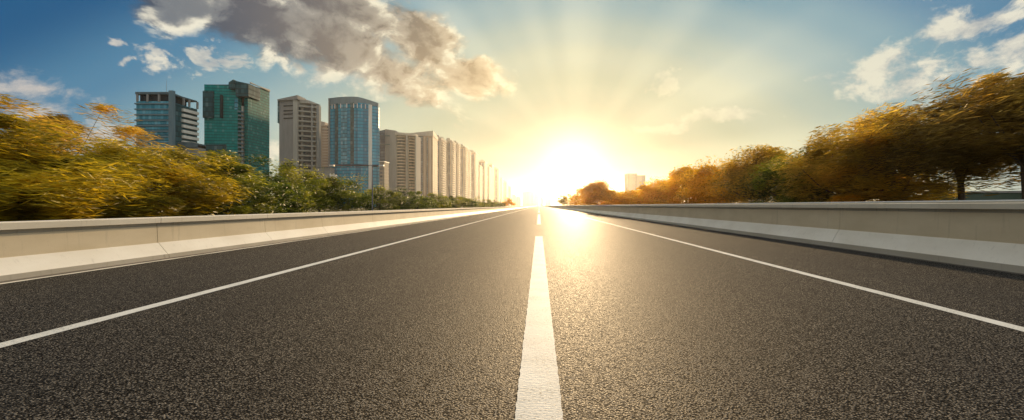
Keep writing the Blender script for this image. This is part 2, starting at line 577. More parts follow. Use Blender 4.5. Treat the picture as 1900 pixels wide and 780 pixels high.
def crown_mesh(name, rx, ry, z0, z1, nclump, nleaf, L, W, droop=.1, clr=1.0, yb=.75, seed=0, peak=0.0, lumpy=1.0):
    """leaf blades spread through clumps that fill an uneven crown"""
    r = np.random.default_rng(seed)
    h = z1 - z0
    c = []
    while len(c) < nclump:
        q = r.uniform(-1, 1, 3)
        d = np.linalg.norm(q)
        if d > 1 or d < .25: continue
        # flatter bottom
        zz = (q[2] * .5 + .5)
        wid = (1 - max(0, zz - .35) ** 2 * 1.3)
        lump = 1 - .22 * (math.sin(q[1] * 4.3 + seed) * .5 + .5) - .16 * (math.sin(q[1] * 9.1 + q[0] * 5 + seed * 2.3) * .5 + .5)
        zz *= 1 - (1 - lump) * lumpy
        c.append((q[0] * rx * wid, q[1] * ry * wid + peak * zz, z0 + h * (.06 + 1.04 * zz), d))
    c = np.array(c)
    cr = (.09 + .25 * r.random(nclump) ** 1.6) * min(h, ry * 1.4) * clr
    ci = r.integers(0, nclump, nleaf)
    g_ = r.normal(size=(nleaf, 3))
    g_ /= np.linalg.norm(g_, axis=1)[:, None]
    rad = r.random(nleaf) ** .45
    P = c[ci, :3] + g_ * (rad * cr[ci])[:, None] * np.array([1.1, 1.5, .62])
    # blade direction
    dirv = np.stack([r.normal(0, .28, nleaf), np.full(nleaf, yb) * r.choice([-1, 1], nleaf), r.normal(0, .16, nleaf) - droop], 1)
    dirv += r.normal(0, .14, (nleaf, 3))
    dirv /= np.linalg.norm(dirv, axis=1)[:, None]
    nrm = r.normal(size=(nleaf, 3)) + np.array([0, 0, .9])
    side = np.cross(dirv, nrm)
    side /= np.linalg.norm(side, axis=1)[:, None] + 1e-9
    ll = L * r.uniform(.55, 1.35, nleaf)[:, None]
    ww = W * r.uniform(.6, 1.3, nleaf)[:, None]
    a = P - dirv * ll * .5
    m1 = P + side * ww * .5 - dirv * ll * .08
    m2 = P - side * ww * .5 - dirv * ll * .08
    e = P + dirv * ll * .5
    V = np.stack([a, m1, e, m2], 1).reshape(-1, 3)
    V[:, 2] = np.maximum(V[:, 2], .02)
    me = bpy.data.meshes.new(name)
    me.vertices.add(len(V)); me.vertices.foreach_set('co', V.ravel().astype(np.float32))
    me.loops.add(len(V)); me.loops.foreach_set('vertex_index', np.arange(len(V), dtype=np.int32))
    me.polygons.add(nleaf)
    me.polygons.foreach_set('loop_start', np.arange(0, len(V), 4, dtype=np.int32))
    me.polygons.foreach_set('loop_total', np.full(nleaf, 4, dtype=np.int32))
    me.update(calc_edges=True)
    ct = r.random(nclump)
    t = np.clip(ct[ci] * .65 + r.random(nleaf) * .35 , 0, 1)
    at = me.attributes.new('tint', 'FLOAT', 'POINT')
    at.data.foreach_set('value', np.repeat(t, 4).astype(np.float32))
    return me, c, cr


TREE_N = 0


def tree(name, label, X, Y, top, rx, ry, z0, matn, nleaf, L, W, cat='tree', group=None, nclump=40, droop=.06, clr=1., yb=1.15, trunk_r=.14, limbs=9, base=-.35, peak=0., lumpy=1.):
    global TREE_N
    TREE_N += 1
    root = empty(name, (X, Y, base), label, cat, group)
    me, c, cr = crown_mesh('crown', rx, ry, max(z0 - base, .05), top - base, nclump, nleaf, L, W, droop, clr, yb, 100 + TREE_N, peak, lumpy)
    link('crown', me, M[matn], root)
    hh = top - base
    mb = MB()
    fork = max(z0 - base, .2 * hh) + .08 * hh
    mb.tube([(0, 0, -.1), (.05, .04, fork * .5), (-.03, .08, fork), (.04, .1, hh * .8)], [trunk_r * 1.3, trunk_r, trunk_r * .85, trunk_r * .2], 8)
    mb.build('trunk', M['bark'], root)
    r = random.Random(TREE_N)
    idx = r.sample(range(len(c)), min(limbs, len(c)))
    for k in idx:
        e = Vector(c[k][:3])
        s = Vector((0, .05, fork * r.uniform(.65, 1.15)))
        mid = s.lerp(e, .5) + Vector((0, 0, -.08 * (e - s).length))
        MB().tube([s, mid, e], [trunk_r * .5, trunk_r * .32, trunk_r * .1], 5).build('limb', M['bark'], root)
    return root


def Zof(px, X): return F * X / (px - VX)
def Hof(py, Z): return EYE + (HZ - py) / F * Z


def place(px, X, py, **k):
    Z = Zof(px, X)
    return dict(X=X, Y=Z, top=Hof(py, Z), **k)


G_L = 'trees behind the left barrier'
G_R = 'trees behind the right barrier'
tree('bushy_tree', 'large bushy golden-ochre tree at the far left edge, behind the left barrier', **place(40, -22, 222, rx=3.6, ry=5.0, z0=-.3), matn='leaf_gold', nleaf=26000, L=.8, W=.055, nclump=70, group=G_L)
tree('bushy_tree', 'golden yellow-leaved bushy tree in front of the striped glass tower', **place(285, -22, 250, rx=3.4, ry=5.2, z0=-.3), matn='leaf_gold', nleaf=24000, L=.7, W=.055, nclump=70, group=G_L)
tree('sparse_tree', 'thin brownish tree rising behind the golden trees on the far left', **place(110, -30, 186, rx=3.5, ry=7.5, z0=2.5), matn='leaf_brown', nleaf=15000, L=.75, W=.05, nclump=80, trunk_r=.07, group=G_L)
tree('bushy_tree', 'dark olive tree directly beneath the teal green tower', **place(400, -22, 284, rx=3.2, ry=4.2, z0=-.3), matn='leaf_olive', nleaf=18000, L=.6, W=.06, nclump=55, group=G_L)
tree('bushy_tree', 'dark green bushy tree between the teal tower and the grey balcony tower', **place(475, -22.5, 302, rx=3.2, ry=4.6, z0=-.3), matn='leaf_green', nleaf=17000, L=.42, W=.065, nclump=55, group=G_L)
tree('bushy_tree', 'green tree below the grey balcony tower', **place(540, -22.5, 310, rx=3.2, ry=4.8, z0=-.3), matn='leaf_olive', nleaf=15000, L=.42, W=.07, nclump=50, group=G_L)
tree('bushy_tree', 'yellow-green topped tree left of the foot of the blue glass tower', **place(592, -23.5, 316, rx=3.2, ry=5.6, z0=-.3), matn='leaf_olive', nleaf=15000, L=.42, W=.075, nclump=50, group=G_L)
tree('bushy_tree', 'round dark green tree in front of the blue glass tower, beside the lamp post', **place(645, -22.5, 322, rx=3.4, ry=6.2, z0=-.3), matn='leaf_green', nleaf=15000, L=.42, W=.08, nclump=50, group=G_L)
tree('bushy_tree', 'low green tree just right of the lamp post', **place(705, -21.5, 343, rx=3.0, ry=6.0, z0=-.3), matn='leaf_olive', nleaf=12000, L=.4, W=.085, nclump=45, group=G_L)
tree('bushy_tree', 'dark round bush tree under the curved balcony block', **place(745, -21, 350, rx=3.0, ry=7.0, z0=-.3), matn='leaf_green', nleaf=11000, L=.4, W=.1, nclump=45, group=G_L)
far = [(775, 354), (800, 359), (822, 361), (843, 363), (860, 366), (874, 368), (887, 369), (898, 370), (908, 371), (917, 372), (926, 373)]
for i, (px, py) in enumerate(far):
    tree('roadside_tree', 'one of the low green trees in a row below the apartment towers',
         **place(px, -20.5, py, rx=3.4, ry=7 + i * 1.6, z0=-.3), matn=['leaf_green', 'leaf_olive'][i % 2], nleaf=7000 if i < 5 else 3500, L=.5, W=.14 + .02 * i, nclump=40,
         group='low trees at the foot of the apartment towers', limbs=4)
tree('roadside_tree', 'small rust-brown tree at the far left end of the road, last before the glare', **place(944, -17.5, 366, rx=4, ry=7, z0=.2), matn='leaf_orange', nleaf=5000, L=.6, W=.25, nclump=35, limbs=4, group=G_L)

tree('roadside_tree', 'low golden tree between the faint far tree and the round golden tree', **place(1080, 18, 352, rx=5, ry=12, z0=-.2), matn='leaf_orange', nleaf=14000, L=.6, W=.3, nclump=70, limbs=4, group=G_R, lumpy=.4, clr=1.2)
tree('roadside_tree', 'faint far tree at the right roadside in the sun glare', **place(1052, 20, 361, rx=7, ry=9, z0=.0), matn='leaf_gold', nleaf=9000, L=.9, W=.4, nclump=60, limbs=4, group=G_R)
tree('round_tree', 'round golden tree glowing right below the sun, nearest the road vanishing point', **place(1108, 14.5, 341, rx=4.4, ry=4.4, z0=.1), matn='leaf_orange', nleaf=34000, L=.45, W=.2, nclump=110, limbs=6, lumpy=.3, clr=1.25, group=G_R)
rt = [(1150, 22, 358, 4, 14, .0, 'leaf_orange', 9000, 'lowest amber tree, touching the right side of the round golden tree'),
      (1185, 22, 350, 4, 11, .0, 'leaf_orange', 10000, 'low amber tree at the foot of the lone hazy block'),
      (1225, 22, 333, 3.8, 9.5, .0, 'leaf_orange', 12000, 'golden tree just right of the lone hazy block'),
      (1275, 22, 315, 3.8, 8.5, .0, 'leaf_orange', 13000, 'golden tree where the right tree line starts to rise'),
      (1335, 22, 299, 3.8, 7.5, .0, 'leaf_orange', 15000, 'honey-coloured tree left of the isolated feathery crown'),
      (1402, 22, 260, 3.4, 4.8, .0, 'leaf_brown', 14000, 'feathery crowned brown tree standing out of the right tree line'),
      (1475, 22, 284, 3.4, 5.0, .0, 'leaf_olive', 15000, 'lower olive tree in the dip of the right tree line'),
      (1560, 22.5, 222, 3.6, 4.8, .3, 'leaf_brown', 17000, 'brown-green tree left of the tall spreading tree'),
      (1660, 23, 182, 3.8, 4.6, .5, 'leaf_brown', 19000, 'tall brown tree beside the big dark tree on the right'),
      (1785, 23.5, 152, 3.6, 4.3, 2.1, 'leaf_dark', 15000, 'big dark spreading tree with high crown near the right edge'),
      (1905, 23, 122, 3.6, 3.9, 2.6, 'leaf_dark', 13000, 'tallest dark tree, cut by the right edge of the picture')]
for px, X, py, rx, ry, z0, mn, nl, lab in rt:
    Z = Zof(px, X)
    w = .062 + max(0, Z - 25) * .0016
    nl = int(nl * 1.35)
    tree('tall_tree' if px > 1540 else 'roadside_tree', lab, **place(px, X, py, rx=rx, ry=ry, z0=z0), matn=mn, nleaf=int(nl * (1.6 if px < 1300 else 1)), lumpy=.5 if px < 1300 else 1, clr=1.25 if px < 1300 else 1.05, L=.75 if px > 1500 else .6, W=w * (.8 if px > 1500 else 1), nclump=70, group=G_R, trunk_r=.17, droop=.0)
tree('low_shrub', 'low orange-brown shrub behind the right barrier below the tall trees', X=21, Y=33, top=1.9, rx=2, ry=3.4, z0=-.3, matn='leaf_orange', nleaf=5000, L=.35, W=.06, cat='shrub', nclump=30, group='shrubs behind the right barrier', limbs=3, trunk_r=.05)
tree('low_shrub', 'dull green shrub behind the right barrier under the lower olive tree', X=20, Y=38.5, top=2.1, rx=2, ry=3.6, z0=-.3, matn='leaf_olive', nleaf=5000, L=.35, W=.06, cat='shrub', nclump=30, group='shrubs behind the right barrier', limbs=3, trunk_r=.05)


# ================================================================== buildings
def uvs(g):
    nd = g.new('ShaderNodeUVMap')
    nd.uv_map = 'm'
    s = g.new('ShaderNodeSeparateXYZ')
    g.put(s.inputs[0], nd.outputs[0])
    return s.outputs[0], s.outputs[1]


def cellrand(g, u, v, k=0.):
    cmb = g.new('ShaderNodeCombineXYZ')
    g.put(cmb.inputs[0], g.m('FLOOR', u)); g.put(cmb.inputs[1], g.m('FLOOR', v)); cmb.inputs[2].default_value = k
    wn = g.new('ShaderNodeTexWhiteNoise', noise_dimensions='3D')
    g.put(wn.inputs[0], cmb.outputs[0])
    return wn.outputs[0]


def f_glass(c1, c2, pw=1.5, ph=3.4, metal=.0, rough=.12, vs=0.0, line=(.03, .05, .05), spec=.04):
    """curtain wall: panes pw by ph, tinted one by one, thin mullions"""
    def fn(g, b):
        u, v = uvs(g)
        u = g.m('DIVIDE', u, pw); v = g.m('DIVIDE', v, ph)
        rnd = cellrand(g, u, v)
        colr = cellrand(g, g.m('DIVIDE', u, 3.0), 0.0 if False else g.m('MULTIPLY', v, 0.0), 3.)
        f = g.m('ADD', g.m('MULTIPLY', rnd, 1 - vs), g.m('MULTIPLY', colr, vs))
        c = g.mix(f, c1, c2)
        fu = g.m('FRACT', u); fv = g.m('FRACT', v)
        c = g.mix(g.m('MULTIPLY', g.m('GREATER_THAN', rnd, .9), .16), c, (.35, .42, .42))
        spand = g.m('LESS_THAN', fv, .26)
        c = g.mix(g.m('MULTIPLY', spand, .65), c, line)
        mull = g.m('LESS_THAN', fu, .07)
        c = g.mix(g.m('MULTIPLY', mull, .5), c, line)
        g.put(b.inputs['Base Color'], c)
        g.put(b.inputs['Roughness'], g.m('ADD', rough + .3, g.m('MULTIPLY', spand, .3)))
        b.inputs['Specular IOR Level'].default_value = spec
        b.inputs['Metallic'].default_value = metal
    return fn


def f_apart(wall, pw=3.4, ph=3.0, win=(.05, .055, .06), wall2=None, frac=(.2, .8, .32, .82)):
    def fn(g, b):
        u, v = uvs(g)
        U = g.m('DIVIDE', u, pw); V = g.m('DIVIDE', v, ph)
        rnd = cellrand(g, U, V)
        rc = cellrand(g, U, g.m('MULTIPLY', V, 0.0), 5.)
        fu = g.m('FRACT', U); fv = g.m('FRACT', V)
        inw = g.m('MULTIPLY', g.m('MULTIPLY', g.m('GREATER_THAN', fu, frac[0]), g.m('LESS_THAN', fu, frac[1])),
                  g.m('MULTIPLY', g.m('GREATER_THAN', fv, frac[2]), g.m('LESS_THAN', fv, frac[3])))
        inw = g.m('MULTIPLY', inw, g.m('GREATER_THAN', rc, .22))
        stain = g.noise(g.v('MULTIPLY', obj_co(g), (1, 1, .15)), .5, 4)
        w_ = g.mix(g.lin(stain, .3, .7), wall, wall2 or tuple(x * .78 for x in wall))
        bandr = cellrand(g, g.m('DIVIDE', U, 2.0), g.m('MULTIPLY', V, 0.0), 9.)
        w_ = g.mix(g.lin(bandr, .2, .9), w_, tuple(x * .42 for x in wall))
        w_ = g.mix(g.m('MULTIPLY', g.m('LESS_THAN', fv, .12), .45), w_, tuple(x * 1.25 for x in wall))
        c = g.mix(inw, w_, g.mix(rnd, win, (.20, .19, .17)))
        g.put(b.inputs['Base Color'], c)
        b.inputs['Roughness'].default_value = .85
        b.inputs['Specular IOR Level'].default_value = .12
    return fn


def plain(c, rough=.8, metal=0, c2=None, scale=.4):
    def fn(g, b):
        n = g.noise(g.v('MULTIPLY', obj_co(g), (1, 1, .2)), scale, 5)
        g.put(b.inputs['Base Color'], g.mix(g.lin(n, .3, .7), c, c2 or tuple(x * .8 for x in c)))
        b.inputs['Roughness'].default_value = rough
        b.inputs['Specular IOR Level'].default_value = .12
        b.inputs['Metallic'].default_value = metal
    return fn


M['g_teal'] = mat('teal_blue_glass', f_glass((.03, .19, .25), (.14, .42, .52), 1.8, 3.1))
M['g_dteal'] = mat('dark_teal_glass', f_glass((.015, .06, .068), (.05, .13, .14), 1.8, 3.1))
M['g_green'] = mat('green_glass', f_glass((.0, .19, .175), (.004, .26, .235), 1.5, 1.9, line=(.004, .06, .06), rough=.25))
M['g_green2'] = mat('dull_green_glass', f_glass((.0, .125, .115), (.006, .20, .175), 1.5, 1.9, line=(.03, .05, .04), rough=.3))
M['g_blue'] = mat('blue_glass', f_glass((.0, .13, .22), (.03, .42, .58), 1.4, 2.8, vs=.85, line=(.01, .06, .09), rough=.18))
M['g_dark'] = mat('dark_glass', plain((.02, .03, .035), .2))
M['w_white'] = mat('white_cladding', plain((.80, .74, .63), .6))
M['w_grey'] = mat('grey_concrete_wall', plain((.29, .275, .25), .85))
M['w_beige'] = mat('beige_wall', plain((.40, .37, .31), .85))
M['w_pink'] = mat('pinkish_wall', plain((.46, .37, .29), .85))
M['w_cream'] = mat('cream_wall', plain((.52, .44, .34), .85))
M['slab'] = mat('slab_edge', plain((.15, .22, .24), .6))
M['roofc'] = mat('roof_cladding', plain((.10, .14, .15), .6))
M['ap_grey'] = mat('grey_apartment_wall', f_apart((.23, .215, .19), 3.2, 3.0))
M['ap_beige'] = mat('beige_apartment_wall', f_apart((.34, .28, .21), 3.0, 3.0))
M['ap_tan'] = mat('tan_apartment_wall', f_apart((.28, .22, .16), 2.6, 3.0))
M['ap_pink'] = mat('pink_apartment_wall', f_apart((.36, .27, .20), 2.4, 2.9))
M['g_strip'] = mat('blue_grey_glass', f_glass((.04, .07, .11), (.10, .15, .20), 2.2, 3.0, line=(.02, .03, .05)))


def P(px, Z): return ((px - VX) / F * Z, Z)


def cp(o, parent, loc=None):
    c = o.copy()
    COL.objects.link(c)
    c.parent = parent
    if loc is not None: c.location = loc
    return c


def floors(name, mb, mat_, root, z0, z1, step):
    """one object per storey, shared mesh"""
    first = mb.build(name, mat_, root, (0, 0, z0))
    z = z0 + step
    while z < z1 - .01:
        cp(first, root, (0, 0, z))
        z += step


def local(root, pts): return [(x - root.location.x, y - root.location.y) for x, y in pts]


GB = 'high-rise towers on the left'
# ---- tower 1: striped glass office block
r = empty('office_tower', (-215, 300, -.35), 'teal glass office tower with bright white striped side, leftmost of the skyline', 'tower', GB)
A, B, C_, D = P(253, 290), P(317, 290), P(337, 299), P(366, 312)
E = (A[0] - 1, 325)
D2 = (D[0] - 6, 325)
h = Hof(170, 290)
ft = h - 5.5
MB().prism(local(r, [A, B, (B[0] - 1.5, 291), (B[0] - 1.5, 311), (A[0], 311)]), 0, ft).build('glass_facade', M['g_teal'], r)
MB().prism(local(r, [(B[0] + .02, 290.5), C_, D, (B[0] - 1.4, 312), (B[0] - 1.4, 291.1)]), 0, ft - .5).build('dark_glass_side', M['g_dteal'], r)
sl = MB().prism([(p[0] + dx, p[1] + dy) for p, (dx, dy) in zip(local(r, [A, B, (B[0], 290.4), (A[0], 311)]), [(-.7, -.7), (.2, -.7), (.2, 0), (-.7, 0)])], 0, .75)
floors('floor_band', sl, M['slab'], r, 6, ft - 1, 3.3)
vC, vD = Vector((*C_, 0)), Vector((*D, 0))
nrm = (vD - vC).cross(Vector((0, 0, 1))).normalized()
q = [C_, D, (D[0] - .6, D[1] + .6), (C_[0] - .6, C_[1] + .6)]
q = [(C_[0] + nrm.x * 1.2, C_[1] + nrm.y * 1.2), (D[0] + nrm.x * 1.2, D[1] + nrm.y * 1.2), D, C_]
floors('white_stripe', MB().prism(local(r, q), 0, 1.75), M['w_white'], r, 7, ft - 2.5, 3.3)
MB().prism(local(r, [(B[0] - .8, 289.2), (B[0] + 1.6, 289.2), (B[0] + 1.6, 291.5), (B[0] - .8, 291.5)]), 0, h + .8).build('corner_column', M['slab'], r)
# open crown with posts
MB().prism(local(r, [(A[0] - .4, 289.6), (B[0] + .3, 289.6), (C_[0], 299), D, (D[0] - 3, 312.4), (A[0] - .4, 312.4)]), h - 1.4, [h, h, h - .5, h - .6, h - .6, h]).build('crown_beam', M['roofc'], r)
MB().prism(local(r, [(A[0] + 1, 291.5), (B[0] - 1, 291.5), (C_[0] - 2, 300), (D[0] - 4, 308), (D[0] - 6, 310), (A[0] + 1, 310)]), ft, h - 1.4).build('plant_room', M['g_dark'], r)
post = MB().prism([(-.5, -.4), (.5, -.4), (.5, .4), (-.5, .4)], ft - .3, h - 1.38).build('crown_post', M['w_grey'], r, (*local(r, [(A[0] + .6, 290)])[0], 0))
for t in (.33, .66, .97):
    cp(post, r, (*local(r, [(A[0] + (B[0] - A[0]) * t, 290)])[0], 0))
for t in (.1, .45, .98):
    cp(post, r, (*local(r, [(C_[0] + (D[0] - C_[0]) * t + .3, C_[1] + (D[1] - C_[1]) * t)])[0], 0))
MB().tube([(0, 0, h - .5), (0, 0, h + 8)], [.12, .05], 6).build('antenna', M['w_grey'], r, (*local(r, [P(309, 293)])[0], 0))
# podium with curved canopy roof
zz = 300
pp = [P(338 + 38 * t / 10, zz) for t in range(11)]
zt = [Hof(274 - 7 * math.sin(math.pi * (.25 + .55 * t / 10)), zz) for t in range(11)]
poly = [(a, b_ - 4) for a, b_ in pp] + [(a, b_ + 3) for a, b_ in reversed(pp)]
r = empty('podium_building', (-200, 298, -.35), 'low grey podium with curved roof at the right foot of the striped glass tower', 'building')
MB().prism(local(r, poly), 0, zt + zt[::-1]).build('wall', M['w_grey'], r)
MB().prism(local(r, [(a, b_ - .8 if i < 11 else b_) for i, (a, b_) in enumerate(poly)]), min(zt) - 1.5, [z + .9 for z in zt + zt[::-1]]).build('curved_roof', M['roofc'], r)

# ---- tower 2: big green glass tower
r = empty('office_tower', (-190, 330, -.35), 'tallest green-teal glass tower with a white vertical light strip and slanting roof', 'tower', GB)
A, B = P(379, 315), P(441, 318)
C1, C2, D = P(446, 322), P(460, 319), P(500, 345)
hA, hB, hD = Hof(156, 315), Hof(151, 318), Hof(168, 345)
MB().prism(local(r, [A, B, (B[0], 350), (A[0], 350)]), 0, [hA, hA, hA, hA]).build('glass_front', M['g_green'], r)
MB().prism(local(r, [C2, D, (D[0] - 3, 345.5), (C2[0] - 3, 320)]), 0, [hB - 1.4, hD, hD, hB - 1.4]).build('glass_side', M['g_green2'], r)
MB().prism(local(r, [(B[0] + .02, 322.5), (C2[0] - 3.02, 322.5), (C2[0] - 4.5, 340), (B[0] + .02, 340)]), 0, hB - 3).build('recessed_glass', M['g_dark'], r)
a, b_ = P(448, 321), P(451.2, 321)
MB().prism(local(r, [a, b_, (b_[0], 322.4), (a[0], 322.4)]), 0, Hof(196, 321)).build('white_strip', M['w_white'], r)
a, b_ = P(437, 316.5), P(461, 316.5)
MB().prism(local(r, [a, b_, (b_[0], 330), (a[0], 330)]), Hof(179, 318), [hB + .2, hB - 1.6, hB - 1.6, hB + .2]).build('overhanging_crown', M['g_dteal'], r)
a, b_ = P(430, 317.4), P(437, 316.6)
MB().prism(local(r, [(a[0], 314.2), (b_[0], 314.2), (b_[0], 330), (a[0], 330)]), hA - 3, [hB - 1.3, hB + .5, hB + .5, hB - 1.3]).build('roof_edge', M['g_dteal'], r)
a, b_ = P(441, 315.7), P(461.5, 316)
MB().prism(local(r, [(b_[0] + .1, 318), (D[0] + .4, 345.2), (D[0] - .9, 346), (b_[0] - 1.2, 319)]), hD - .6, [hB - .9, hD + .8, hD + .8, hB - .9]).build('parapet', M['w_beige'], r)
a, b_ = P(376, 313.6), P(394, 313.6)
MB().prism(local(r, [a, b_, (b_[0], 314.95), (a[0], 330)]), Hof(218, 314), Hof(168, 314)).build('corner_bay', M['g_dteal'], r)
a, b_ = P(408, 314.2), P(411, 314.2)
MB().prism(local(r, [a, b_, (b_[0], 316), (a[0], 315.5)]), Hof(218, 314), Hof(175, 314)).build('dark_slot', M['g_dark'], r)
a, b_ = P(382, 314.4), P(417, 314.4)
MB().prism(local(r, [a, b_, (b_[0], 316), (a[0], 315.5)]), 0, Hof(267, 314)).build('lower_bay', M['g_dteal'], r)
a, b_ = P(435, 315.8), P(440, 315.8)
MB().prism(local(r, [a, b_, (b_[0], 316.5), (a[0], 316.5)]), Hof(202, 315), Hof(182, 315)).build('blue_window', M['g_teal'], r)
a, b_ = P(441.3, 316), P(447, 316)
floors('recess_balcony', MB().prism(local(r, [a, b_, (b_[0], 322.4), (a[0], 322.4)]), 0, .9), M['slab'], r, 8, Hof(202, 318) - 1, 2.6)
MB().prism(local(r, [P(381, 320), P(428, 320), (P(428, 320)[0], 340), (P(381, 320)[0], 340)]), hA, hA + 1.2).build('roof_plant', M['roofc'], r)

# ---- tower 3: grey concrete residential tower with balconies
r = empty('apartment_tower', (-205, 440, -.35), 'grey concrete apartment tower with overhanging roof and one column of dark balconies', 'tower', GB)
Zc = 430
h3 = Hof(186, Zc)
a, b_, c, d = P(518, Zc), P(546, Zc - 4), P(551, Zc - 5), P(590, Zc + 6)
MB().prism(local(r, [a, b_, (b_[0], 439), (a[0], 439)]), 0, h3).build('side_wall', M['w_grey'], r)
MB().prism(local(r, [(b_[0] + .02, Zc - 6), c, (c[0], 439), (b_[0] + .02, 439)]), 0, h3 + .5).build('corner_fin', M['w_beige'], r)
MB().prism(local(r, [(c[0] + .02, Zc - 1), (d[0] - .5, Zc + 8), (d[0] - .5, 439), (c[0] + .02, 439)]), 0, h3 - 2).build('balcony_wall', M['w_beige'], r)
e0, e1 = P(577, Zc + 1), P(580, Zc + 2)
MB().prism(local(r, [e0, e1, (e1[0], Zc + 6), (e0[0], Zc + 6)]), 0, h3 - 3).build('corner_fin', M['w_grey'], r)
e0, e1 = P(587, Zc + 3), P(592, Zc + 5)
MB().prism(local(r, [e0, e1, (e1[0], 439), (e0[0], 439)]), 0, h3 - 3.5).build('corner_fin', M['w_grey'], r)
q0, q1 = P(552, Zc - 3.2), P(586, Zc + 3)
floors('balcony', MB().prism(local(r, [q0, q1, (q1[0], Zc + 8), (q0[0], Zc - .9)]), 0, 1.15), M['w_beige'], r, 6.2, h3 - 5, 4.35)
q0, q1 = P(563, Zc - .75), P(576, Zc + 2.0)
floors('window', MB().prism(local(r, [q0, q1, (q1[0], Zc + 5), (q0[0], Zc + 3)]), 0, 2.6), M['g_dark'], r, 7.7, h3 - 5, 4.35)
q0, q1 = P(552.5, Zc - 2.2), P(557, Zc - 1.9)
floors('window', MB().prism(local(r, [q0, q1, (q1[0], Zc + 2), (q0[0], Zc + 2)]), 0, 2.0), M['g_dark'], r, 7.9, h3 - 5, 4.35)
q0, q1 = P(526, Zc - 2.0), P(543, Zc - 4.2)
for py in (196, 205, 211, 219, 302, 312):
    MB().prism(local(r, [q0, q1, (q1[0], Zc), (q0[0], Zc)]), Hof(py + 2, Zc), Hof(py, Zc)).build('window', M['g_dark'], r)
a, b_ = P(514.5, Zc - 2), P(552, Zc - 7)
MB().prism(local(r, [a, b_, (b_[0], 439), (a[0], 439)]), h3 - .6, [h3 + .6, h3 + 3.2, h3 + 3.2, h3 + .6]).build('overhanging_roof', M['w_grey'], r)
a, b_, c = P(552.1, Zc - 2), P(572, Zc - 1), P(592.5, Zc + 6)
MB().prism(local(r, [a, b_, c, (c[0], 439), (a[0], 439)]), h3 - 2.6, [h3 + .3, h3 + .1, h3 - 2.2, h3 - 2.2, h3 + .3]).build('stepped_roof', M['w_beige'], r)
a, b_ = P(515, Zc - .5), P(518, Zc - .5)
MB().prism(local(r, [a, b_, (b_[0], 439), (a[0], 439)]), Hof(228, Zc), h3 - .7).build('glass_bay', M['g_dteal'], r)

# ---- tower 3b behind
r = empty('apartment_tower', (-225, 520, -.35), 'slim pinkish apartment tower squeezed between the grey tower and the blue glass tower', 'tower', GB)
a, b_ = P(585, 520), P(611, 520)
hh = Hof(232, 520)
MB().prism(local(r, [a, b_, (b_[0], 545), (a[0], 545)]), 0, hh).build('wall', M['ap_pink'], r)
c = P(603, 520)
MB().prism(local(r, [(a[0] + .5, 519), (c[0], 519), (c[0], 540), (a[0] + .5, 540)]), hh - 1, [hh + 5.5, hh + 3.2, hh + 3.2, hh + 5.5]).build('roof', M['w_pink'], r)
q0, q1 = P(598, 519), P(608, 519)
floors('balcony', MB().prism(local(r, [q0, q1, (q1[0], 519.9), (q0[0], 519.9)]), 0, 1.3), M['w_pink'], r, 5, hh - 2, 3.0)

# ---- tower 4: blue curved glass tower
r = empty('glass_tower', (-150, 420, -.35), 'blue curved-front glass tower with vertical stripes, right of the grey balcony tower', 'tower', GB)
Zf = 415
xa, xb = P(612, Zf)[0], P(699, Zf)[0]
n = 14
arc = []
for i in range(n + 1):
    t = i / n
    x = xa + (xb - xa) * t
    arc.append((x, Zf - 6 * math.sin(math.pi * min(1, t * 1.0)) + 15 * max(0, t - .6) ** 1.3))
h4 = Hof(184, Zf)
hs = [h4 + 1.0 - 12 * max(0, i / n - .62) ** 1.35 for i in range(n + 1)]
poly = arc + [(xb - .5, 424), (xa, 424)]
MB().prism(local(r, poly), 0, [z - 3.2 for z in hs] + [hs[-1] - 3.2, hs[0] - 3.2]).build('curved_glass_wall', M['g_blue'], r)
inn = [(x * .998, y_ + .5) for x, y_ in arc]
MB().prism(local(r, [(x, y_ + .4) for x, y_ in arc[1:-1]] + [(xb - 2, 423), (xa + 2, 423)]), h4 - 9, [z - .8 for z in hs[1:-1]] + [hs[-1] - .8, hs[0] - .8]).build('dark_plant_floor', M['g_dark'], r)
MB().prism(local(r, [(x, y_ - .35) for x, y_ in arc] + [(x, y_ + .8) for x, y_ in reversed(arc)]), h4 - 5, [z for z in hs] + hs[::-1]).build('crown_ring', M['slab'], r)
cut = [(x, y_ - .7) for x, y_ in arc]
MB().prism(local(r, cut + [(x, y_ + .2) for x, y_ in reversed(arc)]), Hof(308.5, Zf), Hof(306, Zf)).build('podium_band', M['g_dark'], r)
# stripe bays
for i0, i1, mm in ((4, 6, 'g_teal'), (2, 3, 'g_dteal'), (7, 8, 'g_dteal'), (9, 12, 'g_strip')):
    seg = arc[i0:i1 + 1]
    MB().prism(local(r, [(x, y_ - .45) for x, y_ in seg] + [(x, y_ + .1) for x, y_ in reversed(seg)]), Hof(305, Zf), h4 - (4 if i0 != 4 else 5.1)).build('glass_bay', M['g_blue' if mm == 'g_strip' else mm], r)
MB().prism(local(r, [(xa - .9, Zf - 1), (xa + .3, Zf - 1.4), (xa + .3, Zf + 3), (xa - .9, Zf + 3)]), 0, h4 + .8).build('edge_column', M['w_grey'], r)
i = 13
pq = arc[12]
MB().prism(local(r, [(pq[0] - .9, pq[1] - 1.2), (pq[0] + 1.4, pq[1] - 1.0), (pq[0] + 1.4, pq[1] + 1), (pq[0] - .9, pq[1] + 1)]), 0, hs[12] - 4).build('edge_column', M['w_white'], r)
pin = MB().prism([(-.25, -.3), (.25, -.3), (.25, .3), (-.25, .3)], h4 - 8.5, h4 - 4.9).build('crown_post', M['w_white'], r, (*local(r, [(arc[1][0], arc[1][1] - .8)])[0], 0))
for i in (2, 4, 6, 8, 9, 10, 11): cp(pin, r, (*local(r, [(arc[i][0], arc[i][1] - .8)])[0], 0))

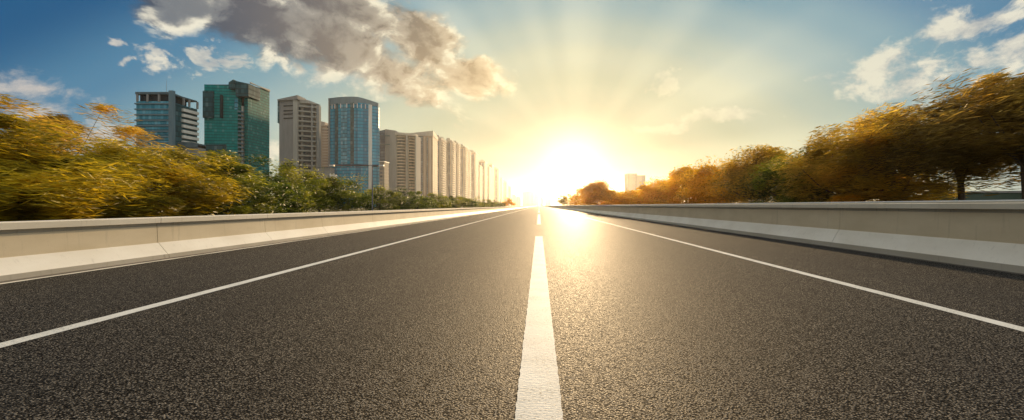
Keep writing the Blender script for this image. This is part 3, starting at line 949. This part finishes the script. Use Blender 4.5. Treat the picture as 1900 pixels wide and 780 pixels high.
# small pale building at the foot of tower 4 and little plant unit over the trees
r = empty('small_building', (-125, 400, -.35), 'small cream building peeking out right of the blue glass tower', 'building')
a, b_ = P(704, 400), P(713, 400)
MB().prism(local(r, [a, b_, (b_[0], 412), (a[0], 412)]), 0, Hof(300, 400)).build('wall', M['ap_beige'], r)
MB().prism(local(r, [(a[0] - .4, 399.4), (b_[0] + .4, 399.4), (b_[0] + .4, 412.5), (a[0] - .4, 412.5)]), Hof(300, 400), Hof(298.6, 400)).build('roof', M['w_white'], r)
r = empty('metal_frame', (-100, 236, -.35), 'small pale metal frame above the trees at the left foot of the blue glass tower', 'structure')
for k in range(4):
    a = P(613 + k * 3.2, 236)
    MB().tube([(0, 0, 0), (0, 0, Hof(321 + (k % 2) * 3, 236))], .35, 6).build('post', M['w_white'], r, (*local(r, [a])[0], 0))
for py in (324, 329, 333):
    a, b_ = P(612, 236), P(625, 236)
    MB().box(0, b_[0] - a[0], -.3, .3, -.3, .3).build('cross_bar', M['w_white'], r, (*local(r, [a])[0], Hof(py, 236)))
r = empty('low_building', (-180, 400, -.35), 'low grey flat-roofed block between the foot of the grey tower and the blue tower', 'building')
a, b_ = P(590, 400), P(613, 400)
MB().prism(local(r, [a, b_, (b_[0], 408), (a[0], 408)]), 0, Hof(311, 400)).build('wall', M['w_grey'], r)
MB().prism(local(r, [(a[0] - .3, 399.5), (b_[0] + .3, 399.5), (b_[0] + .3, 408.3), (a[0] - .3, 408.3)]), Hof(311, 400), Hof(310, 400)).build('roof', M['roofc'], r)

# ---- tower 5: curved balcony block
r = empty('apartment_tower', (-145, 500, -.35), 'beige apartment block with curved rows of balconies, first right of the blue glass tower', 'tower', GB)
Z5 = 490
a, b_, c, d, e = P(700, Z5 + 6), P(716, Z5 + 3), P(734, Z5), P(734, Z5 + 1), P(771, Z5 + 12)
h5 = Hof(239, Z5)
MB().prism(local(r, [a, b_, (b_[0], 508), (a[0], 508)]), 0, [h5 - 1.5, h5, h5, h5 - 1.5]).build('glass_wing', M['g_strip'], r)
MB().prism(local(r, [(b_[0] + .02, Z5), c, (c[0], 508), (b_[0] + .02, 508)]), 0, [h5, h5 - 1.6, h5 - 1.6, h5]).build('blank_wall', M['w_grey'], r)
MB().prism(local(r, [(c[0] + .02, Z5 + 2), (e[0], Z5 + 14), (e[0], 508), (c[0] + .02, 508)]), 0, [h5 - 4.2, h5 - 5, h5 - 5, h5 - 4.2]).build('balcony_wall', M['ap_grey'], r)
def arcseg(p0, p1, bulge, n=8):
    out = []
    for i in range(n + 1):
        t = i / n
        out.append((p0[0] + (p1[0] - p0[0]) * t, p0[1] + (p1[1] - p0[1]) * t - bulge * math.sin(math.pi * t)))
    return out
for (l, rr, zb) in ((736, 753, Z5 + 2.5), (755, 770, Z5 + 9)):
    s0 = arcseg(P(l, zb), P(rr, zb + 3), 3.0)
    poly = s0 + [(s0[-1][0], zb + 7), (s0[0][0], zb + 4)]
    floors('balcony', MB().prism(local(r, poly), 0, 1.2), M['w_cream'], r, 7, h5 - 6.5, 3.05)
    s0 = arcseg(P(l + 2, zb + .2), P(rr - 3, zb + 2.2), 1.4)
    MB().prism(local(r, s0 + [(s0[-1][0], zb + 7), (s0[0][0], zb + 4)]), 0, h5 - 7).build('window_bay', M['g_dark'], r)
for l, rr, dz in ((733, 736, 0), (753, 755, -1), (770, 772.5, -2.5)):
    MB().prism(local(r, [P(l, Z5 + 1), P(rr, Z5 + 2), (P(rr, Z5)[0], 508), (P(l, Z5)[0], 508)]), 0, h5 - 4 + dz).build('fin_wall', M['w_beige'], r)
a, b_ = P(733, Z5 - .6), P(771, Z5 + 8)
MB().prism(local(r, arcseg(a, b_, 2.5) + [(b_[0], 508), (a[0], 508)]), h5 - 6, h5 - 3.6).build('roof', M['w_cream'], r)
for px in (717, 721):
    MB().tube([(0, 0, 5), (0, 0, h5 - 4)], .4, 6).build('drain_pipe', M['w_grey'], r, (*local(r, [P(px, Z5 - 1)])[0], 0))
for py in (252, 268):
    a, b_ = P(705, Z5 - 1), P(723, Z5 - 1)
    MB().box(0, b_[0] - a[0], -.5, .5, -.5, .5).build('service_ledge', M['roofc'], r, (*local(r, [a])[0], Hof(py, Z5)))

# ---- tower 6
r = empty('apartment_tower', (-150, 640, -.35), 'wide tan slab block with a blue-grey glass strip, behind the curved balcony block', 'tower', GB)
Z6 = 600
h6 = Hof(246, Z6)
a, b_, c, d = P(765, Z6), P(773, Z6), P(785, Z6), P(803, Z6)
e = P(812, Z6 + 45)
MB().prism(local(r, [(a[0], Z6 + 4), (b_[0], Z6 + 4), (b_[0], 660), (a[0], 660)]), 0, h6).build('wall', M['w_beige'], r)
MB().prism(local(r, [(b_[0] + .02, Z6 + 1), (c[0] - .02, Z6 + 1), (c[0] - .02, 650), (b_[0] + .02, 650)]), 0, h6 - 4).build('glass_strip', M['g_strip'], r)
MB().prism(local(r, [c, d, e, (c[0], 660)]), 0, [h6, h6, h6 - 4, h6]).build('wall', M['ap_tan'], r)
for k, (l, rr) in enumerate([(787, 789.5), (792, 794), (797, 799.5)]):
    q0, q1 = P(l, Z6), P(rr, Z6)
    MB().prism(local(r, [(q0[0], Z6 - 1.3), (q1[0], Z6 - 1.3), (q1[0], Z6 - .01), (q0[0], Z6 - .01)]), 0, h6 - 5 - k).build('window_recess' if k == 1 else 'bay', M['g_strip' if k == 1 else 'w_pink'], r)
a = P(748, Z6)
MB().prism(local(r, [(a[0], Z6 - .6), (d[0] + .5, Z6 - .6), (e[0] + .6, e[1]), (a[0], 662)]), h6 - 3.9, [h6 - 1.5, h6 + 2.5, h6 + .2, h6 - 1]).build('roof', M['w_beige'], r)

# ---- receding row of apartment towers
row = [  # left px, right px, Z, depth, top px, material
    (800, 818, 690, 40, 255, 'ap_beige'), (813, 823, 740, 30, 258, 'ap_tan'), (823, 838, 770, 40, 260, 'ap_grey'), (838, 849, 830, 30, 265, 'ap_pink'),
    (846, 862, 900, 50, 271, 'ap_tan'), (862, 869, 960, 40, 279, 'ap_beige'), (866, 882, 1060, 55, 282, 'ap_beige'),
    (882, 890, 1180, 60, 306, 'ap_grey'), (887, 900, 1280, 60, 299, 'ap_tan'), (899, 908, 1400, 70, 309, 'ap_beige'),
    (907, 913, 1520, 70, 305, 'ap_tan'), (912, 925, 1680, 80, 313, 'ap_pink'), (924, 931, 1850, 90, 330, 'ap_tan'),
    (932, 940, 2050, 90, 338, 'ap_beige'), (938, 948, 2300, 90, 346, 'ap_beige')]
for i, (l, rr, Z, dep, top, mn) in enumerate(row):
    hh = Hof(top, Z)
    a, b_ = P(l, Z), P(rr, Z)
    r = empty('apartment_tower', (a[0], Z, -.35),
              'hazy cream apartment tower in the long row receding towards the sun' if i else 'cream slab tower right behind the tan block, start of the receding row',
              'tower', 'hazy apartment towers receding towards the sun')
    w = b_[0] - a[0]
    MB().box(0, w, 0, dep, 0, hh - 2).build('wall', M[mn], r)
    # narrow protruding bays, glass strips, stepped roof
    MB().box(.02 * w, .12 * w, -1.6, -.01, 0, hh - 3).build('bay', M['w_cream' if i % 3 else 'w_grey'], r)
    MB().box(.40 * w, .50 * w, -2.2, -.01, 0, hh - 5).build('bay', M['w_pink' if i % 2 else 'w_beige'], r)
    MB().box(.52 * w, .60 * w, -.8, -.01, 0, hh - 6).build('glass_strip', M['g_strip'], r)
    MB().box(.86 * w, .95 * w, -1.8, -.01, 0, hh - 4).build('bay', M['w_cream'], r)
    MB().box(.15 * w, .37 * w, -.4, -.008, 6, hh - 4).build('window_recess', M['g_dark'], r)
    MB().box(.64 * w, .82 * w, -.5, -.008, 6, hh - 5).build('window_recess', M['g_strip'], r)
    st = MB().box(.14 * w, .38 * w, -1.2, -.41, 0, 1.9).build('balcony', M['w_cream'], r, (0, 0, 8))
    nb = int((hh - 16) / 4)
    for k in range(1, nb):
        cp(st, r, (0, 0, 8 + 4 * k))
    MB().box(.62 * w, .84 * w, -.9, 3, hh - 2, hh + 3).build('roof_step', M['w_beige'], r)
    MB().box(-.6, w + .6, -.8, dep + .5, hh - 1.99, hh).build('roof', M['w_beige'], r)
    MB().box(w * .3, w * .7, 4, 14, hh + .01, hh + 4).build('lift_house', M['w_beige'], r)
    if i < 6:
        floors('balcony', MB().box(w + .01, w + 1.8, 3, dep * .45, 0, 1.2), M['w_cream'], r, 6, hh - 4, 3.6)

# far skyline in the glare
for i, (l, rr, top, Z) in enumerate([(948, 957, 362, 2700), (958, 966, 366, 2800), (970, 990, 356, 3000), (985, 1000, 360, 3100), (1002, 1008, 368, 2900), (1012, 1022, 370, 2950)]):
    a, b_ = P(l, Z), P(rr, Z)
    r = empty('distant_tower', (a[0], Z, -.35), 'one of the faint distant buildings at the vanishing point of the road', 'building', 'faint distant buildings at the vanishing point')
    hh = Hof(top, Z)
    MB().box(0, b_[0] - a[0], 0, 60, 0, hh).build('wall', M['ap_beige'], r)
    MB().box((b_[0] - a[0]) * .2, (b_[0] - a[0]) * .7, 5, 40, hh + .01, hh + 7).build('roof', M['w_beige'], r)
Z = 1300
a, b_, c = P(1164, Z), P(1182, Z), P(1198, Z)
r = empty('hazy_tower', (a[0], Z, -.35), 'lone hazy block above the amber trees, right of the sun', 'building')
MB().box(0, b_[0] - a[0], 0, 40, 0, Hof(322, Z)).build('wall', M['ap_tan'], r)
MB().box(b_[0] - a[0] + .02, c[0] - a[0], 5, 40, 0, Hof(325, Z)).build('lower_wing', M['ap_beige'], r)

# low teal wall beyond the right trees
r = empty('long_wall', (70, 76, -.35), 'low dark teal-green wall beyond the barrier at the right edge, under the tree crowns', 'wall')
Z = 76
a, b_ = P(1772, Z), P(2150, Z)
hh = Hof(350, Z)
M['teal_wall'] = mat('teal_wall_paint', plain((.07, .10, .075), .7, 0, (.05, .075, .05), .3))
MB().prism(local(r, [a, b_, (b_[0], Z + 6), (a[0], Z + 6)]), 0, [hh - .35, hh, hh, hh - .35]).build('wall', M['teal_wall'], r)
MB().prism(local(r, [(a[0] - .2, Z - .2), (b_[0], Z - .2), (b_[0], Z + 6.2), (a[0] - .2, Z + 6.2)]), hh - .34, [hh - .1, hh + .2, hh + .2, hh - .1]).build('capping', M['w_grey'], r)

# ================================================================== lamp post
Zl = 52
r = empty('lamp_post', (P(691, Zl)[0], Zl, -.35), 'slim grey lamp post with long horizontal arm, rising from the trees before the blue tower', 'lamp post')
hl = Hof(307, Zl) + .35
M['pole'] = mat('pole_steel', plain((.16, .17, .19), .5, .4))
MB().tube([(0, 0, -.1), (0, 0, hl)], [.075, .05], 10).build('pole', M['pole'], r)
MB().tube([(0, 0, -.1), (0, 0, .5)], .13, 10).build('base', M['pole'], r)
aw = 76 / F * Zl
MB().tube([(-aw, 0, hl), (22 / F * Zl, 0, hl)], .035, 8).build('arm', M['pole'], r)
for s_ in (-aw, 22 / F * Zl - .35):
    MB().prism([(s_ - .2, -.12), (s_ + .3, -.10), (s_ + .3, .10), (s_ - .2, .12)], hl - .09, hl + .05).build('lamp_head', M['metal'], r)

# ================================================================== haze
me = bpy.data.meshes.new('haze')
x0, x1, y0, y1, z0, z1 = -2700, 2700, -700, 6100, -1.6, 138
vv = [(x0, y0, z0), (x1, y0, z0), (x1, y1, z0), (x0, y1, z0), (x0, y0, z1), (x1, y0, z1), (x1, y1, z1), (x0, y1, z1)]
me.from_pydata(vv, [], [(3, 2, 1, 0), (4, 5, 6, 7), (0, 1, 5, 4), (1, 2, 6, 5), (2, 3, 7, 6), (3, 0, 4, 7)])
hz = link('haze', me)
hz['kind'] = 'stuff'
hm = bpy.data.materials.new('haze_air')
hm.use_nodes = True
g = NT(hm.node_tree)
g.n.clear()
pv = g.new('ShaderNodeVolumePrincipled')
pv.inputs['Color'].default_value = (.98, .95, .90, 1)
pv.inputs['Density'].default_value = .000052
pv.inputs['Anisotropy'].default_value = .76
o_ = g.new('ShaderNodeOutputMaterial')
g.l.new(pv.outputs[0], o_.inputs['Volume'])
me.materials.append(hm)
